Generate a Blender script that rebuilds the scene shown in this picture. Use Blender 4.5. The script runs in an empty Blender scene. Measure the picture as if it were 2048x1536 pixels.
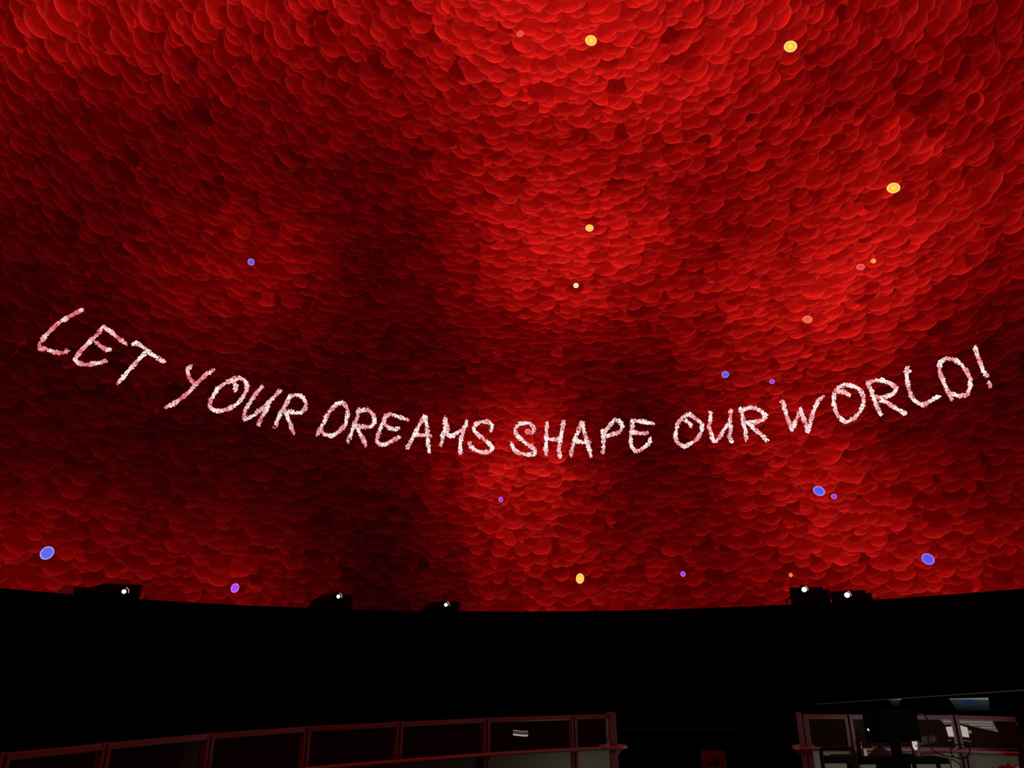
import bpy, bmesh, math, random
import numpy as np
from mathutils import Vector, Matrix
random.seed(7); rng = np.random.RandomState(7)
S = bpy.context.scene; COL = S.collection

# ---------------------------------------------------------------- camera, world, exposure
W, H, F = 2048, 1536, 1480.0
EYE = Vector((0, 0, 2.6))
PITCH, ROLL = math.radians(21.32), math.radians(-0.34)
fw = Vector((0, math.cos(PITCH), math.sin(PITCH)))
up0 = Vector((0, -math.sin(PITCH), math.cos(PITCH))); ri0 = Vector((1, 0, 0))
ri = ri0*math.cos(ROLL) + up0*math.sin(ROLL); up = up0*math.cos(ROLL) - ri0*math.sin(ROLL)
cd = bpy.data.cameras.new('camera'); cam = bpy.data.objects.new('camera', cd); COL.objects.link(cam)
cd.sensor_width = 36; cd.lens = 36*F/W; cd.clip_start = .05; cd.clip_end = 200
M = Matrix.Identity(4)
for i in range(3):
    M[i][0] = ri[i]; M[i][1] = up[i]; M[i][2] = -fw[i]; M[i][3] = EYE[i]
cam.matrix_world = M; S.camera = cam
wd = bpy.data.worlds.new('world'); S.world = wd; wd.use_nodes = True
wd.node_tree.nodes['Background'].inputs[0].default_value = (0, 0, 0, 1)
vs = S.view_settings; vs.view_transform = 'Standard'; vs.look = 'None'; vs.exposure = 0; vs.gamma = 1; vs.use_curve_mapping = False

def area_light(name, loc, target, size, power, color, size_y=None):
    ld = bpy.data.lights.new(name, 'AREA'); ld.energy = power; ld.color = color; ld.size = size
    if size_y: ld.shape = 'RECTANGLE'; ld.size_y = size_y
    o = bpy.data.objects.new(name, ld); COL.objects.link(o); o.location = loc
    o.rotation_euler = (Vector(target)-Vector(loc)).to_track_quat('-Z', 'Y').to_euler()
    return o

# unseen fill lights added: two behind the lower panels, one towards rails and console
area_light('left_panel_fill', (.58, 10.73, 1.06), (.58, 9.93, 1.25), .5, 8, (1, .99, .86))
area_light('right_panel_fill', (4.77, 10.28, 1.06), (4.72, 9.43, 1.3), 2.4, 26, (1, .99, .88), .3)
area_light('rail_fill', (4.75, 7.3, 1.62), (5.0, 9.1, 2.0), .3, 3.2, (1, .93, .94))

# ---------------------------------------------------------------- measuring helpers (a photograph point -> a place in the hall)
def ray(px, py): return (fw + ri*((px-W/2)/F) - up*((py-H/2)/F)).normalized()
def at_d(px, py, d):                    # d metres ahead of the camera, measured level
    r = ray(px, py); return EYE + r*(d/r.y)
def at_z(px, py, z):
    r = ray(px, py); return EYE + r*((z-EYE.z)/r.z)
def px_of(P):
    v = P-EYE; d = v.dot(fw); return W/2+F*v.dot(ri)/d, H/2-F*v.dot(up)/d, d
RW, RD = 11.0, 12.0                     # wall radius, dome radius
PSI = math.radians(4.35)
DC = Vector((9.0*math.sin(PSI), 9.0*math.cos(PSI), EYE.z + 1.475))   # centre of the dome, at the height of its springing line
RING = DC.z
PLAT = 1.0                              # floor of the raised tier
def on_dome(px, py, R=RD):
    r = ray(px, py); o = EYE-DC; b = r.dot(o); c = o.dot(o)-R*R
    return EYE + r*(-b+math.sqrt(b*b-c))
def on_wall(px, py, R=RW):
    r = ray(px, py); k = math.hypot(r.x, r.y); a, b = r.x/k, r.y/k
    ox, oy = EYE.x-DC.x, EYE.y-DC.y; q = a*ox+b*oy; c = ox*ox+oy*oy-R*R
    return EYE + r*((-q+math.sqrt(q*q-c))/k)

# ---------------------------------------------------------------- materials
def mat(name, col, rough=.6, metal=0., emit=None, es=1., spec=.5, noise=0.):
    m = bpy.data.materials.new(name); m.use_nodes = True; nt = m.node_tree; b = nt.nodes['Principled BSDF']
    b.inputs['Base Color'].default_value = (*col, 1); b.inputs['Roughness'].default_value = rough
    b.inputs['Metallic'].default_value = metal; b.inputs['Specular IOR Level'].default_value = spec
    if noise:
        tc = nt.nodes.new('ShaderNodeTexCoord'); nz = nt.nodes.new('ShaderNodeTexNoise'); nz.inputs['Scale'].default_value = 14
        nz.inputs['Detail'].default_value = 5
        mr = nt.nodes.new('ShaderNodeMapRange'); mr.inputs[3].default_value = 1-noise; mr.inputs[4].default_value = 1+noise
        mx = nt.nodes.new('ShaderNodeVectorMath'); mx.operation = 'SCALE'; mx.inputs[0].default_value = col
        nt.links.new(tc.outputs['Object'], nz.inputs['Vector']); nt.links.new(nz.outputs[0], mr.inputs[0])
        nt.links.new(mr.outputs[0], mx.inputs['Scale']); nt.links.new(mx.outputs[0], b.inputs['Base Color'])
    if emit:
        b.inputs['Emission Color'].default_value = (*emit, 1); b.inputs['Emission Strength'].default_value = es
    return m
def emis(name, col, s=1.):
    m = bpy.data.materials.new(name); m.use_nodes = True; nt = m.node_tree; nt.nodes.clear()
    e = nt.nodes.new('ShaderNodeEmission'); e.inputs[0].default_value = (*col, 1); e.inputs[1].default_value = s
    o = nt.nodes.new('ShaderNodeOutputMaterial'); nt.links.new(e.outputs[0], o.inputs[0]); return m
def lin(c): return tuple(((x/255+.055)/1.055)**2.4 if x > 10 else x/255/12.92 for x in c)

def scale_mat(name, per_object):        # one lit scale of the projected show: brighter towards its free lower edge, thin pale rim
    m = bpy.data.materials.new(name); m.use_nodes = True; nt = m.node_tree; nt.nodes.clear(); N = nt.nodes.new; L = nt.links.new
    if per_object: col = N('ShaderNodeObjectInfo').outputs['Color']
    else:
        a = N('ShaderNodeAttribute'); a.attribute_name = 'tint'; col = a.outputs['Color']
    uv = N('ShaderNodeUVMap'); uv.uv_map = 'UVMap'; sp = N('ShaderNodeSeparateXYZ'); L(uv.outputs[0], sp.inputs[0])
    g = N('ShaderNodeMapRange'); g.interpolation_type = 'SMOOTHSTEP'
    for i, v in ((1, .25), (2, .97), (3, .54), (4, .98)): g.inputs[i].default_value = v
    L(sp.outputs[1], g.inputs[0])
    ln = N('ShaderNodeVectorMath'); ln.operation = 'LENGTH'; L(uv.outputs[0], ln.inputs[0])
    tc = N('ShaderNodeNewGeometry'); nz = N('ShaderNodeTexNoise'); nz.inputs['Scale'].default_value = 9; nz.inputs['Detail'].default_value = 3
    L(tc.outputs['Position'], nz.inputs['Vector'])
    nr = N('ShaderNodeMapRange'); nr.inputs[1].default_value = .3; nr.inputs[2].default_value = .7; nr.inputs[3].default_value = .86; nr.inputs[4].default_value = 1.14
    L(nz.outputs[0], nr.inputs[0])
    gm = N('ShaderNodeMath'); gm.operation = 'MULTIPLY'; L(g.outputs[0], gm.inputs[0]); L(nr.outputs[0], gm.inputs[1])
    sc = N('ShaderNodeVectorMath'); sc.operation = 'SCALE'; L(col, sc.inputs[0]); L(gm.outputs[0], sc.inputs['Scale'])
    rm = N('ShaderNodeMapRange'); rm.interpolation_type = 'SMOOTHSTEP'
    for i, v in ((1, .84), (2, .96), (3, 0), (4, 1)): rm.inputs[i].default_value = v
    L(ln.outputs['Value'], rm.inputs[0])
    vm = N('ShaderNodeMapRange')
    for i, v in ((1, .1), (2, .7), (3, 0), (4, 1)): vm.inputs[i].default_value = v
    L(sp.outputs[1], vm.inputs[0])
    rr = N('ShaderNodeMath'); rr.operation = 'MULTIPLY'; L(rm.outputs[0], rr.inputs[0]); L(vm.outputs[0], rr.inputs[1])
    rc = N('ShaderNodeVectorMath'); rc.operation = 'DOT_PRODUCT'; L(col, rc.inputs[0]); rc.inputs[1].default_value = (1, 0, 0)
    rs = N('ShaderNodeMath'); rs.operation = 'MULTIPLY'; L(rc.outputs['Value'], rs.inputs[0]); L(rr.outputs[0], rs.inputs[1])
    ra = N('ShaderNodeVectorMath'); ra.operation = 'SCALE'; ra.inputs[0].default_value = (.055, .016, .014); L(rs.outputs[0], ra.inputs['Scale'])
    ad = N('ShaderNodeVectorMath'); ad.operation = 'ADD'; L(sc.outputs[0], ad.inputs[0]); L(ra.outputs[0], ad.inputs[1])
    e = N('ShaderNodeEmission'); L(ad.outputs[0], e.inputs[0]); o = N('ShaderNodeOutputMaterial'); L(e.outputs[0], o.inputs[0])
    m.cycles.emission_sampling = 'NONE'
    return m
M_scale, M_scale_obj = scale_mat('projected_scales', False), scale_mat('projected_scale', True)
M_dome = emis('dome_screen', lin((84, 0, 2))); M_dome.cycles.emission_sampling = 'NONE'
M_wall = mat('black_wall_paint', (.0035, .0033, .003), .9, spec=.05, noise=.3)
M_floor = mat('black_carpet', (.006, .005, .005), .95, spec=.05, noise=.3)
M_rail = mat('pale_painted_rail', (.30, .22, .24), .45, spec=.4, noise=.08)
M_hand = mat('satin_steel_handrail', (.52, .40, .42), .38, metal=.5, noise=.06)
M_black = mat('black_plastic', (.006, .006, .006), .45, spec=.3, noise=.2)
M_case = mat('matt_black_casing', (.012, .010, .009), .6, spec=.2, noise=.3)
def frosted(name, dif, trn):            # translucent sheet, lit mostly from behind
    m = bpy.data.materials.new(name); m.use_nodes = True; nt = m.node_tree; nt.nodes.clear(); N = nt.nodes.new; L = nt.links.new
    a = N('ShaderNodeBsdfDiffuse'); a.inputs[0].default_value = (*dif, 1); b = N('ShaderNodeBsdfTranslucent'); b.inputs[0].default_value = (*trn, 1)
    x = N('ShaderNodeAddShader'); L(a.outputs[0], x.inputs[0]); L(b.outputs[0], x.inputs[1]); o = N('ShaderNodeOutputMaterial'); L(x.outputs[0], o.inputs[0]); return m
M_panel = frosted('frosted_grey_panel', (.010, .011, .010), (.24, .235, .205))
M_groove = mat('dark_groove', (.02, .012, .012), .7)
M_trim = mat('dark_trim', (.05, .04, .04), .5, noise=.1)
M_lens = emis('projector_beam', (1, .93, .88), 7)
M_glint = emis('lens_glint', (1, .55, .5), .8)
def glass(name, tint, fac):
    m = bpy.data.materials.new(name); m.use_nodes = True; nt = m.node_tree; nt.nodes.clear(); N = nt.nodes.new; L = nt.links.new
    t = N('ShaderNodeBsdfTransparent'); t.inputs[0].default_value = (*tint, 1)
    g = N('ShaderNodeBsdfGlossy'); g.inputs['Roughness'].default_value = .03
    f = N('ShaderNodeFresnel'); f.inputs[0].default_value = 1.45
    k = N('ShaderNodeMath'); k.operation = 'MULTIPLY'; k.inputs[1].default_value = fac; L(f.outputs[0], k.inputs[0])
    x = N('ShaderNodeMixShader'); L(k.outputs[0], x.inputs[0]); L(t.outputs[0], x.inputs[1]); L(g.outputs[0], x.inputs[2])
    o = N('ShaderNodeOutputMaterial'); L(x.outputs[0], o.inputs[0]); return m
M_glass = glass('railing_glass', (.93, .92, .9), .035)
_n = M_glass.node_tree; _d = _n.nodes.new('ShaderNodeBsdfDiffuse'); _d.inputs[0].default_value = (.016, .013, .011, 1)   # brown diffuse haze added so the panes look faintly lit
_a = _n.nodes.new('ShaderNodeAddShader'); _o = [q for q in _n.nodes if q.type == 'OUTPUT_MATERIAL'][0]; _x = [q for q in _n.nodes if q.type == 'MIX_SHADER'][0]
_n.links.new(_x.outputs[0], _a.inputs[0]); _n.links.new(_d.outputs[0], _a.inputs[1]); _n.links.new(_a.outputs[0], _o.inputs[0])
M_void = mat('deep_black_casing', (.0012, .0011, .001), .7, spec=.08, noise=.2)

# ---------------------------------------------------------------- mesh helpers
def link(name, me, m=None, parent=None):
    o = bpy.data.objects.new(name, me); COL.objects.link(o)
    if m and me is not None and not me.materials: me.materials.append(m)
    if parent: o.parent = parent
    return o
def tag(o, label=None, cat=None, group=None, kind=None):
    for k, v in (('label', label), ('category', cat), ('group', group), ('kind', kind)):
        if v: o[k] = v
    return o
def empty(name, loc, rz=0.):
    o = bpy.data.objects.new(name, None); COL.objects.link(o); o.location = loc; o.rotation_euler = (0, 0, rz); o.empty_display_size = .1
    return o
class B:                                # collects shapes into one mesh
    def __init__(s): s.bm = bmesh.new()
    def box(s, a, b, bev=0., mtx=None):
        r = bmesh.ops.create_cube(s.bm, size=1)['verts']
        for v in r: v.co = Vector([a[i]+(v.co[i]+.5)*(b[i]-a[i]) for i in range(3)])
        if bev:
            es = list({e for v in r for e in v.link_edges})
            q = bmesh.ops.bevel(s.bm, geom=es, offset=bev, segments=2, affect='EDGES', profile=.6)
            r = list({v for f in q['faces'] for v in f.verts} | {v for v in r if v.is_valid})
        if mtx:
            for v in r: v.co = mtx @ v.co
        return s
    def prism(s, pts, ext):             # polygon pts (Vectors) extruded by vector ext
        n = len(pts); a = [s.bm.verts.new(p) for p in pts]; b = [s.bm.verts.new(p+ext) for p in pts]
        s.bm.faces.new(a[::-1]); s.bm.faces.new(b)
        for i in range(n): s.bm.faces.new((a[i], a[(i+1) % n], b[(i+1) % n], b[i]))
        return s
    def tube(s, pts, r, seg=10, closed=False):
        pts = [Vector(p) for p in pts]; n = len(pts); rings = []
        rr = r if isinstance(r, (list, tuple)) else [r]*n
        ref = None
        for i, p in enumerate(pts):
            a = pts[(i-1) % n] if (closed or i) else pts[i]; b = pts[(i+1) % n] if (closed or i < n-1) else pts[i]
            t = (b-a).normalized()
            if ref is None: ref = t.orthogonal().normalized()
            u = (ref - t*ref.dot(t)).normalized(); ref = u; v = t.cross(u)
            rings.append([s.bm.verts.new(p + (u*math.cos(k*2*math.pi/seg)+v*math.sin(k*2*math.pi/seg))*rr[i]) for k in range(seg)])
        m = n if closed else n-1
        for i in range(m):
            A, Bq = rings[i], rings[(i+1) % n]
            for k in range(seg): s.bm.faces.new((A[k], A[(k+1) % seg], Bq[(k+1) % seg], Bq[k]))
        if not closed: s.bm.faces.new(rings[0][::-1]); s.bm.faces.new(rings[-1])
        return s
    def lathe(s, prof, seg=20, c=(0, 0, 0), axis='Z'):
        rings = []
        for r, z in prof:
            ring = []
            for k in range(seg):
                a = 2*math.pi*k/seg
                p = (r*math.cos(a), r*math.sin(a), z) if axis == 'Z' else (r*math.cos(a), z, r*math.sin(a))
                ring.append(s.bm.verts.new((p[0]+c[0], p[1]+c[1], p[2]+c[2])))
            rings.append(ring)
        for i in range(len(rings)-1):
            for k in range(seg): s.bm.faces.new((rings[i][k], rings[i][(k+1) % seg], rings[i+1][(k+1) % seg], rings[i+1][k]))
        s.bm.faces.new(rings[0][::-1]); s.bm.faces.new(rings[-1]); return s
    def done(s, name, m, parent=None, smooth=False):
        bmesh.ops.recalc_face_normals(s.bm, faces=s.bm.faces)
        me = bpy.data.meshes.new(name); s.bm.to_mesh(me); s.bm.free()
        if smooth: me.shade_smooth()
        return link(name, me, m, parent)
def grid_mesh(name, V, Fc):
    me = bpy.data.meshes.new(name); me.from_pydata([tuple(v) for v in V], [], Fc); me.update(); return me

# ---------------------------------------------------------------- the setting: floor, round wall, ledge, dome
B().lathe([(RW+.3, -.2), (RW+.3, 0)], 96, (DC.x, DC.y, 0)).done('floor', M_floor)['kind'] = 'structure'
def ring_wall(name, r0, r1, z0, z1, m, seg=160):
    V, Fc = [], []
    for k in range(seg):
        a = 2*math.pi*k/seg; c, s_ = math.cos(a), math.sin(a)
        for r, z in ((r0, z0), (r0, z1), (r1, z1), (r1, z0)): V.append((DC.x+r*c, DC.y+r*s_, z))
    for k in range(seg):
        q = 4*k; n = 4*((k+1) % seg)
        for i in range(4): Fc.append((q+i, n+i, n+(i+1) % 4, q+(i+1) % 4))
    o = link(name, grid_mesh(name, V, Fc), m); o['kind'] = 'structure'; return o
ring_wall('wall_round', RW, RW+.25, 0, RING, M_wall)
ring_wall('trim_1', RW+.25, RD+.12, RING-.2, RING-.02, M_wall)       # ledge between wall top and dome
# dome shell
def dome():
    V, Fc = [], []; nt_, na = 40, 128; th = [i*math.pi/2/nt_ for i in range(nt_+1)]
    for R in (RD, RD+.1):
        for t in th:
            for k in range(na):
                a = 2*math.pi*k/na; V.append((DC.x+R*math.sin(t)*math.cos(a), DC.y+R*math.sin(t)*math.sin(a), DC.z-.02+R*math.cos(t)))
    off = (nt_+1)*na
    for i in range(nt_):
        for k in range(na):
            a, b, c, d = i*na+k, i*na+(k+1) % na, (i+1)*na+(k+1) % na, (i+1)*na+k
            Fc.append((a, b, c, d)); Fc.append((off+d, off+c, off+b, off+a))
    for k in range(na): Fc.append((nt_*na+k, nt_*na+(k+1) % na, off+nt_*na+(k+1) % na, off+nt_*na+k))
    o = link('ceiling', grid_mesh('ceiling', V, Fc), M_dome)
    return tag(o, 'domed projection screen covered in overlapping red scales', kind='structure')
ceiling = dome()
# thin strip: lit lower edge of the dome screen is left plain (scales stop above it)

# ---------------------------------------------------------------- brightness of the projected picture, measured at places on the dome
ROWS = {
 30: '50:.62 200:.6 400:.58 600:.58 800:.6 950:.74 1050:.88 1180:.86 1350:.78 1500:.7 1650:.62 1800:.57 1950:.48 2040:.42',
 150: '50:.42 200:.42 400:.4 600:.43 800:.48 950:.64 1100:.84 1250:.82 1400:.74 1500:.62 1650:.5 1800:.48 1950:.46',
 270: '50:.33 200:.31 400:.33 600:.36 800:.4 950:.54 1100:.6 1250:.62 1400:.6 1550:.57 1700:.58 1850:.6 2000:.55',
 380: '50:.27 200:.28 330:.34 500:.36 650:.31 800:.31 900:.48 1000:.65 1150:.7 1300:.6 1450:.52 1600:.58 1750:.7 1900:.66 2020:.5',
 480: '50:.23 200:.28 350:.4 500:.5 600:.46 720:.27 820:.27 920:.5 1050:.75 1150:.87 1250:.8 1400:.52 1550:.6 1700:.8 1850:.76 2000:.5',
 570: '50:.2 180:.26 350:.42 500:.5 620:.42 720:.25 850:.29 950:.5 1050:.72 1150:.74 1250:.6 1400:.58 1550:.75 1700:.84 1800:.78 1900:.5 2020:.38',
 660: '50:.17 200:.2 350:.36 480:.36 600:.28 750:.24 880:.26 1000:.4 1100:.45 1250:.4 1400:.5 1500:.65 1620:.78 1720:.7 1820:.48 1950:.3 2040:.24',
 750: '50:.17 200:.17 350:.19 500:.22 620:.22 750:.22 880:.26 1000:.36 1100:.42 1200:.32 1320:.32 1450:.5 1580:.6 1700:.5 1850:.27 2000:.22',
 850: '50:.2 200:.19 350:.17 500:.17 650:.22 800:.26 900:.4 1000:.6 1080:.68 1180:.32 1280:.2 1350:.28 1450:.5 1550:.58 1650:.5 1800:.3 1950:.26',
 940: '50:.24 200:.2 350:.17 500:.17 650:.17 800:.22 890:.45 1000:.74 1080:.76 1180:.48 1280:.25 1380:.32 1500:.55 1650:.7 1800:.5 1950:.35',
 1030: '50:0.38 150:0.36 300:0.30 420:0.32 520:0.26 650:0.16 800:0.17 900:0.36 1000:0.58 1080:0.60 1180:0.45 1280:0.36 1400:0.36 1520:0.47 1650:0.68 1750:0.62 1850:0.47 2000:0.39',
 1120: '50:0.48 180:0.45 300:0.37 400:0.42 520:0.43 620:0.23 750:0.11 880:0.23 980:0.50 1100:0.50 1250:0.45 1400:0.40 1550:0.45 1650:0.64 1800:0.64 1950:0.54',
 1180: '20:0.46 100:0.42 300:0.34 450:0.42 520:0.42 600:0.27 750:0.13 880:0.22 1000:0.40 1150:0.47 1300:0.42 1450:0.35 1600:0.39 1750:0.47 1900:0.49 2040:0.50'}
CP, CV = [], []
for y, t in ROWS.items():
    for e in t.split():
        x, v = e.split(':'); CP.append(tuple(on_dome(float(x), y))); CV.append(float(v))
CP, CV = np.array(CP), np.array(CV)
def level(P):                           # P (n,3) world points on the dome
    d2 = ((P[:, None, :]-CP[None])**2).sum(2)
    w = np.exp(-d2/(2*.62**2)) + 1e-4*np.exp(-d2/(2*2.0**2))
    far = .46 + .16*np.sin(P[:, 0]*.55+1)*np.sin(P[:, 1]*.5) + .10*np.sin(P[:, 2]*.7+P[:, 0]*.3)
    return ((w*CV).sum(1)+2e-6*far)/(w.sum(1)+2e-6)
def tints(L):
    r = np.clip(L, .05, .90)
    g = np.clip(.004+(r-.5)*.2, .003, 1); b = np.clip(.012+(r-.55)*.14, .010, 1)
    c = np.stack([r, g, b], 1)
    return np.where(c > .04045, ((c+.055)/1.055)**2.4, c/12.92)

# ---------------------------------------------------------------- the scales: shingled from the crown of the dome down
def hfac(t):                           # scales in the middle of the dome are drawn flatter
    d = math.degrees(t); return float(np.interp(d, [26, 38, 66, 82], [.9, .74, .73, .95]))
pos, nrm, dwn, rad, hf, twi = [], [], [], [], [], []
th = .03
while th < math.pi/2-.006:
    step = .185*hfac(th)
    n = max(6, int(2*math.pi*math.sin(th)*RD/.285))
    a0 = rng.rand()*6.28
    for k in range(n):
        a = a0 + 2*math.pi*(k+rng.uniform(-.42, .42))/n
        t = min(th + rng.uniform(-.55, .55)*step/RD, math.pi/2-.004)
        er = np.array([math.sin(t)*math.cos(a), math.sin(t)*math.sin(a), math.cos(t)])
        et = np.array([math.cos(t)*math.cos(a), math.cos(t)*math.sin(a), -math.sin(t)])
        pos.append(er*RD); nrm.append(-er); dwn.append(et); hf.append(hfac(t)); twi.append(rng.normal(0, .22))
        rad.append(min(.34, max(.12, rng.normal(.214, .048))))
    th += step/RD
pos, nrm, dwn, rad, hf, twi = map(np.array, (pos, nrm, dwn, rad, hf, twi)); pos = pos + np.array(DC)
TILT = .27
v0 = dwn*math.cos(TILT) + nrm*math.sin(TILT)
fn = nrm*math.cos(TILT) - dwn*math.sin(TILT)
u0 = np.cross(v0, fn); cw, sw = np.cos(twi)[:, None], np.sin(twi)[:, None]
udir = u0*cw - v0*sw*hf[:, None]; vdir = u0*sw + v0*cw*hf[:, None]
ctr = pos + nrm*(.02 + rad*hf*math.sin(TILT) + rng.uniform(0, .03, len(rad)))[:, None]
# keep scales clear of the ledge
ok = ctr[:, 2]-rad > RING-.30
ctr, vdir, udir, fn, rad, dwn = ctr[ok], vdir[ok], udir[ok], fn[ok], rad[ok], dwn[ok]
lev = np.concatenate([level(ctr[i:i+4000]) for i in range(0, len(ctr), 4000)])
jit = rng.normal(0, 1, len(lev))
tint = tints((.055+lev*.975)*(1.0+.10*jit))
v = ctr-np.array(EYE); dep = v@np.array(fw); sx = W/2+F*(v@np.array(ri))/dep; sy = H/2-F*(v@np.array(up))/dep
inside = (dep > 0) & (sx > -20) & (sx < W+20) & (sy > -20) & (sy < 1230)
size = np.where(inside & (sx > 10) & (sx < W-10) & (sy > 10), rad/np.maximum(dep, .1), -1)
big = np.argsort(-size)[:300]; isbig = np.zeros(len(rad), bool); isbig[big] = True
SEG = 20
ang = np.arange(SEG)*2*math.pi/SEG
def disc_mesh_arrays(idx, seg, side):
    ang = np.arange(seg)*2*math.pi/seg
    c, u, w_, n_, r = ctr[idx], udir[idx], vdir[idx], fn[idx], rad[idx]
    ringp = c[:, None]+(u[:, None]*np.cos(ang)[None, :, None]+w_[:, None]*np.sin(ang)[None, :, None])*r[:, None, None]
    top = c + n_*(r*.05)[:, None]
    parts = [top[:, None], ringp]
    if side: parts.append(ringp - n_[:, None]*.02)
    V = np.concatenate(parts, 1); k = V.shape[1]; n = len(idx)
    f = [(0, 1+i, 1+(i+1) % seg) for i in range(seg)]
    if side:
        for i in range(seg): j = (i+1) % seg; f += [(1+i, 1+seg+i, 1+seg+j), (1+i, 1+seg+j, 1+j)]
    f = np.array(f); Fc = (f[None]+(np.arange(n)*k)[:, None, None]).reshape(-1, 3)
    uv1 = np.concatenate([[[0, 0]], np.stack([np.cos(ang), np.sin(ang)], 1)] + ([np.stack([np.cos(ang), np.sin(ang)], 1)] if side else []))
    return V.reshape(-1, 3), Fc, np.tile(uv1, (n, 1)), k
def bulk(name, V, Fc, UV=None, tintv=None):
    me = bpy.data.meshes.new(name); me.vertices.add(len(V)); me.vertices.foreach_set('co', V.astype(np.float32).ravel())
    nf = len(Fc); me.loops.add(nf*3); me.loops.foreach_set('vertex_index', Fc.astype(np.int32).ravel())
    me.polygons.add(nf); me.polygons.foreach_set('loop_start', np.arange(nf, dtype=np.int32)*3)
    try: me.polygons.foreach_set('loop_total', np.full(nf, 3, dtype=np.int32))
    except Exception: pass
    me.update(calc_edges=True)
    if UV is not None:
        l = me.uv_layers.new(name='UVMap'); l.data.foreach_set('uv', UV[Fc.ravel()].astype(np.float32).ravel())
    if tintv is not None:
        a = me.color_attributes.new('tint', 'FLOAT_COLOR', 'POINT'); a.data.foreach_set('color', tintv.astype(np.float32).ravel())
    return me
near = np.where(inside & ~isbig)[0]; rest = np.where(~inside & ~isbig)[0]
VV, FF, UU, TT, o_ = [], [], [], [], 0
for idx, seg, side in ((near, SEG, True), (rest, 12, False)):
    V, Fc, UV, k = disc_mesh_arrays(idx, seg, side)
    VV.append(V); FF.append(Fc+o_); UU.append(UV); o_ += len(V)
    TT.append(np.repeat(np.concatenate([tint[idx], np.ones((len(idx), 1))], 1), k, 0))
me = bulk('scale_field', np.concatenate(VV), np.concatenate(FF), np.concatenate(UU), np.concatenate(TT))
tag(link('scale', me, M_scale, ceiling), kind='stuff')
# the 300 that show largest, each its own part (shared unit mesh)
uv = np.stack([np.cos(ang), np.sin(ang)], 1)
V1 = np.concatenate([[[0, 0, .05]], np.c_[uv, np.zeros(SEG)], np.c_[uv, np.full(SEG, -.08)]])
f1 = [(0, 1+i, 1+(i+1) % SEG) for i in range(SEG)]
for i in range(SEG): j = (i+1) % SEG; f1 += [(1+i, 1+SEG+i, 1+SEG+j), (1+i, 1+SEG+j, 1+j)]
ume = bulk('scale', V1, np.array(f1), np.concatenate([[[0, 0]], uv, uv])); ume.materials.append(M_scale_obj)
for i in big:
    o = link('scale', ume, None, ceiling)
    m_ = Matrix.Identity(4)
    for r_ in range(3):
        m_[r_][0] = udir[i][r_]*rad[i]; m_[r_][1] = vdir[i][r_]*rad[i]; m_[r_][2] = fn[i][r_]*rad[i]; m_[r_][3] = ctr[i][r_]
    o.matrix_world = m_; o.color = (*tint[i], 1)

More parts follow.
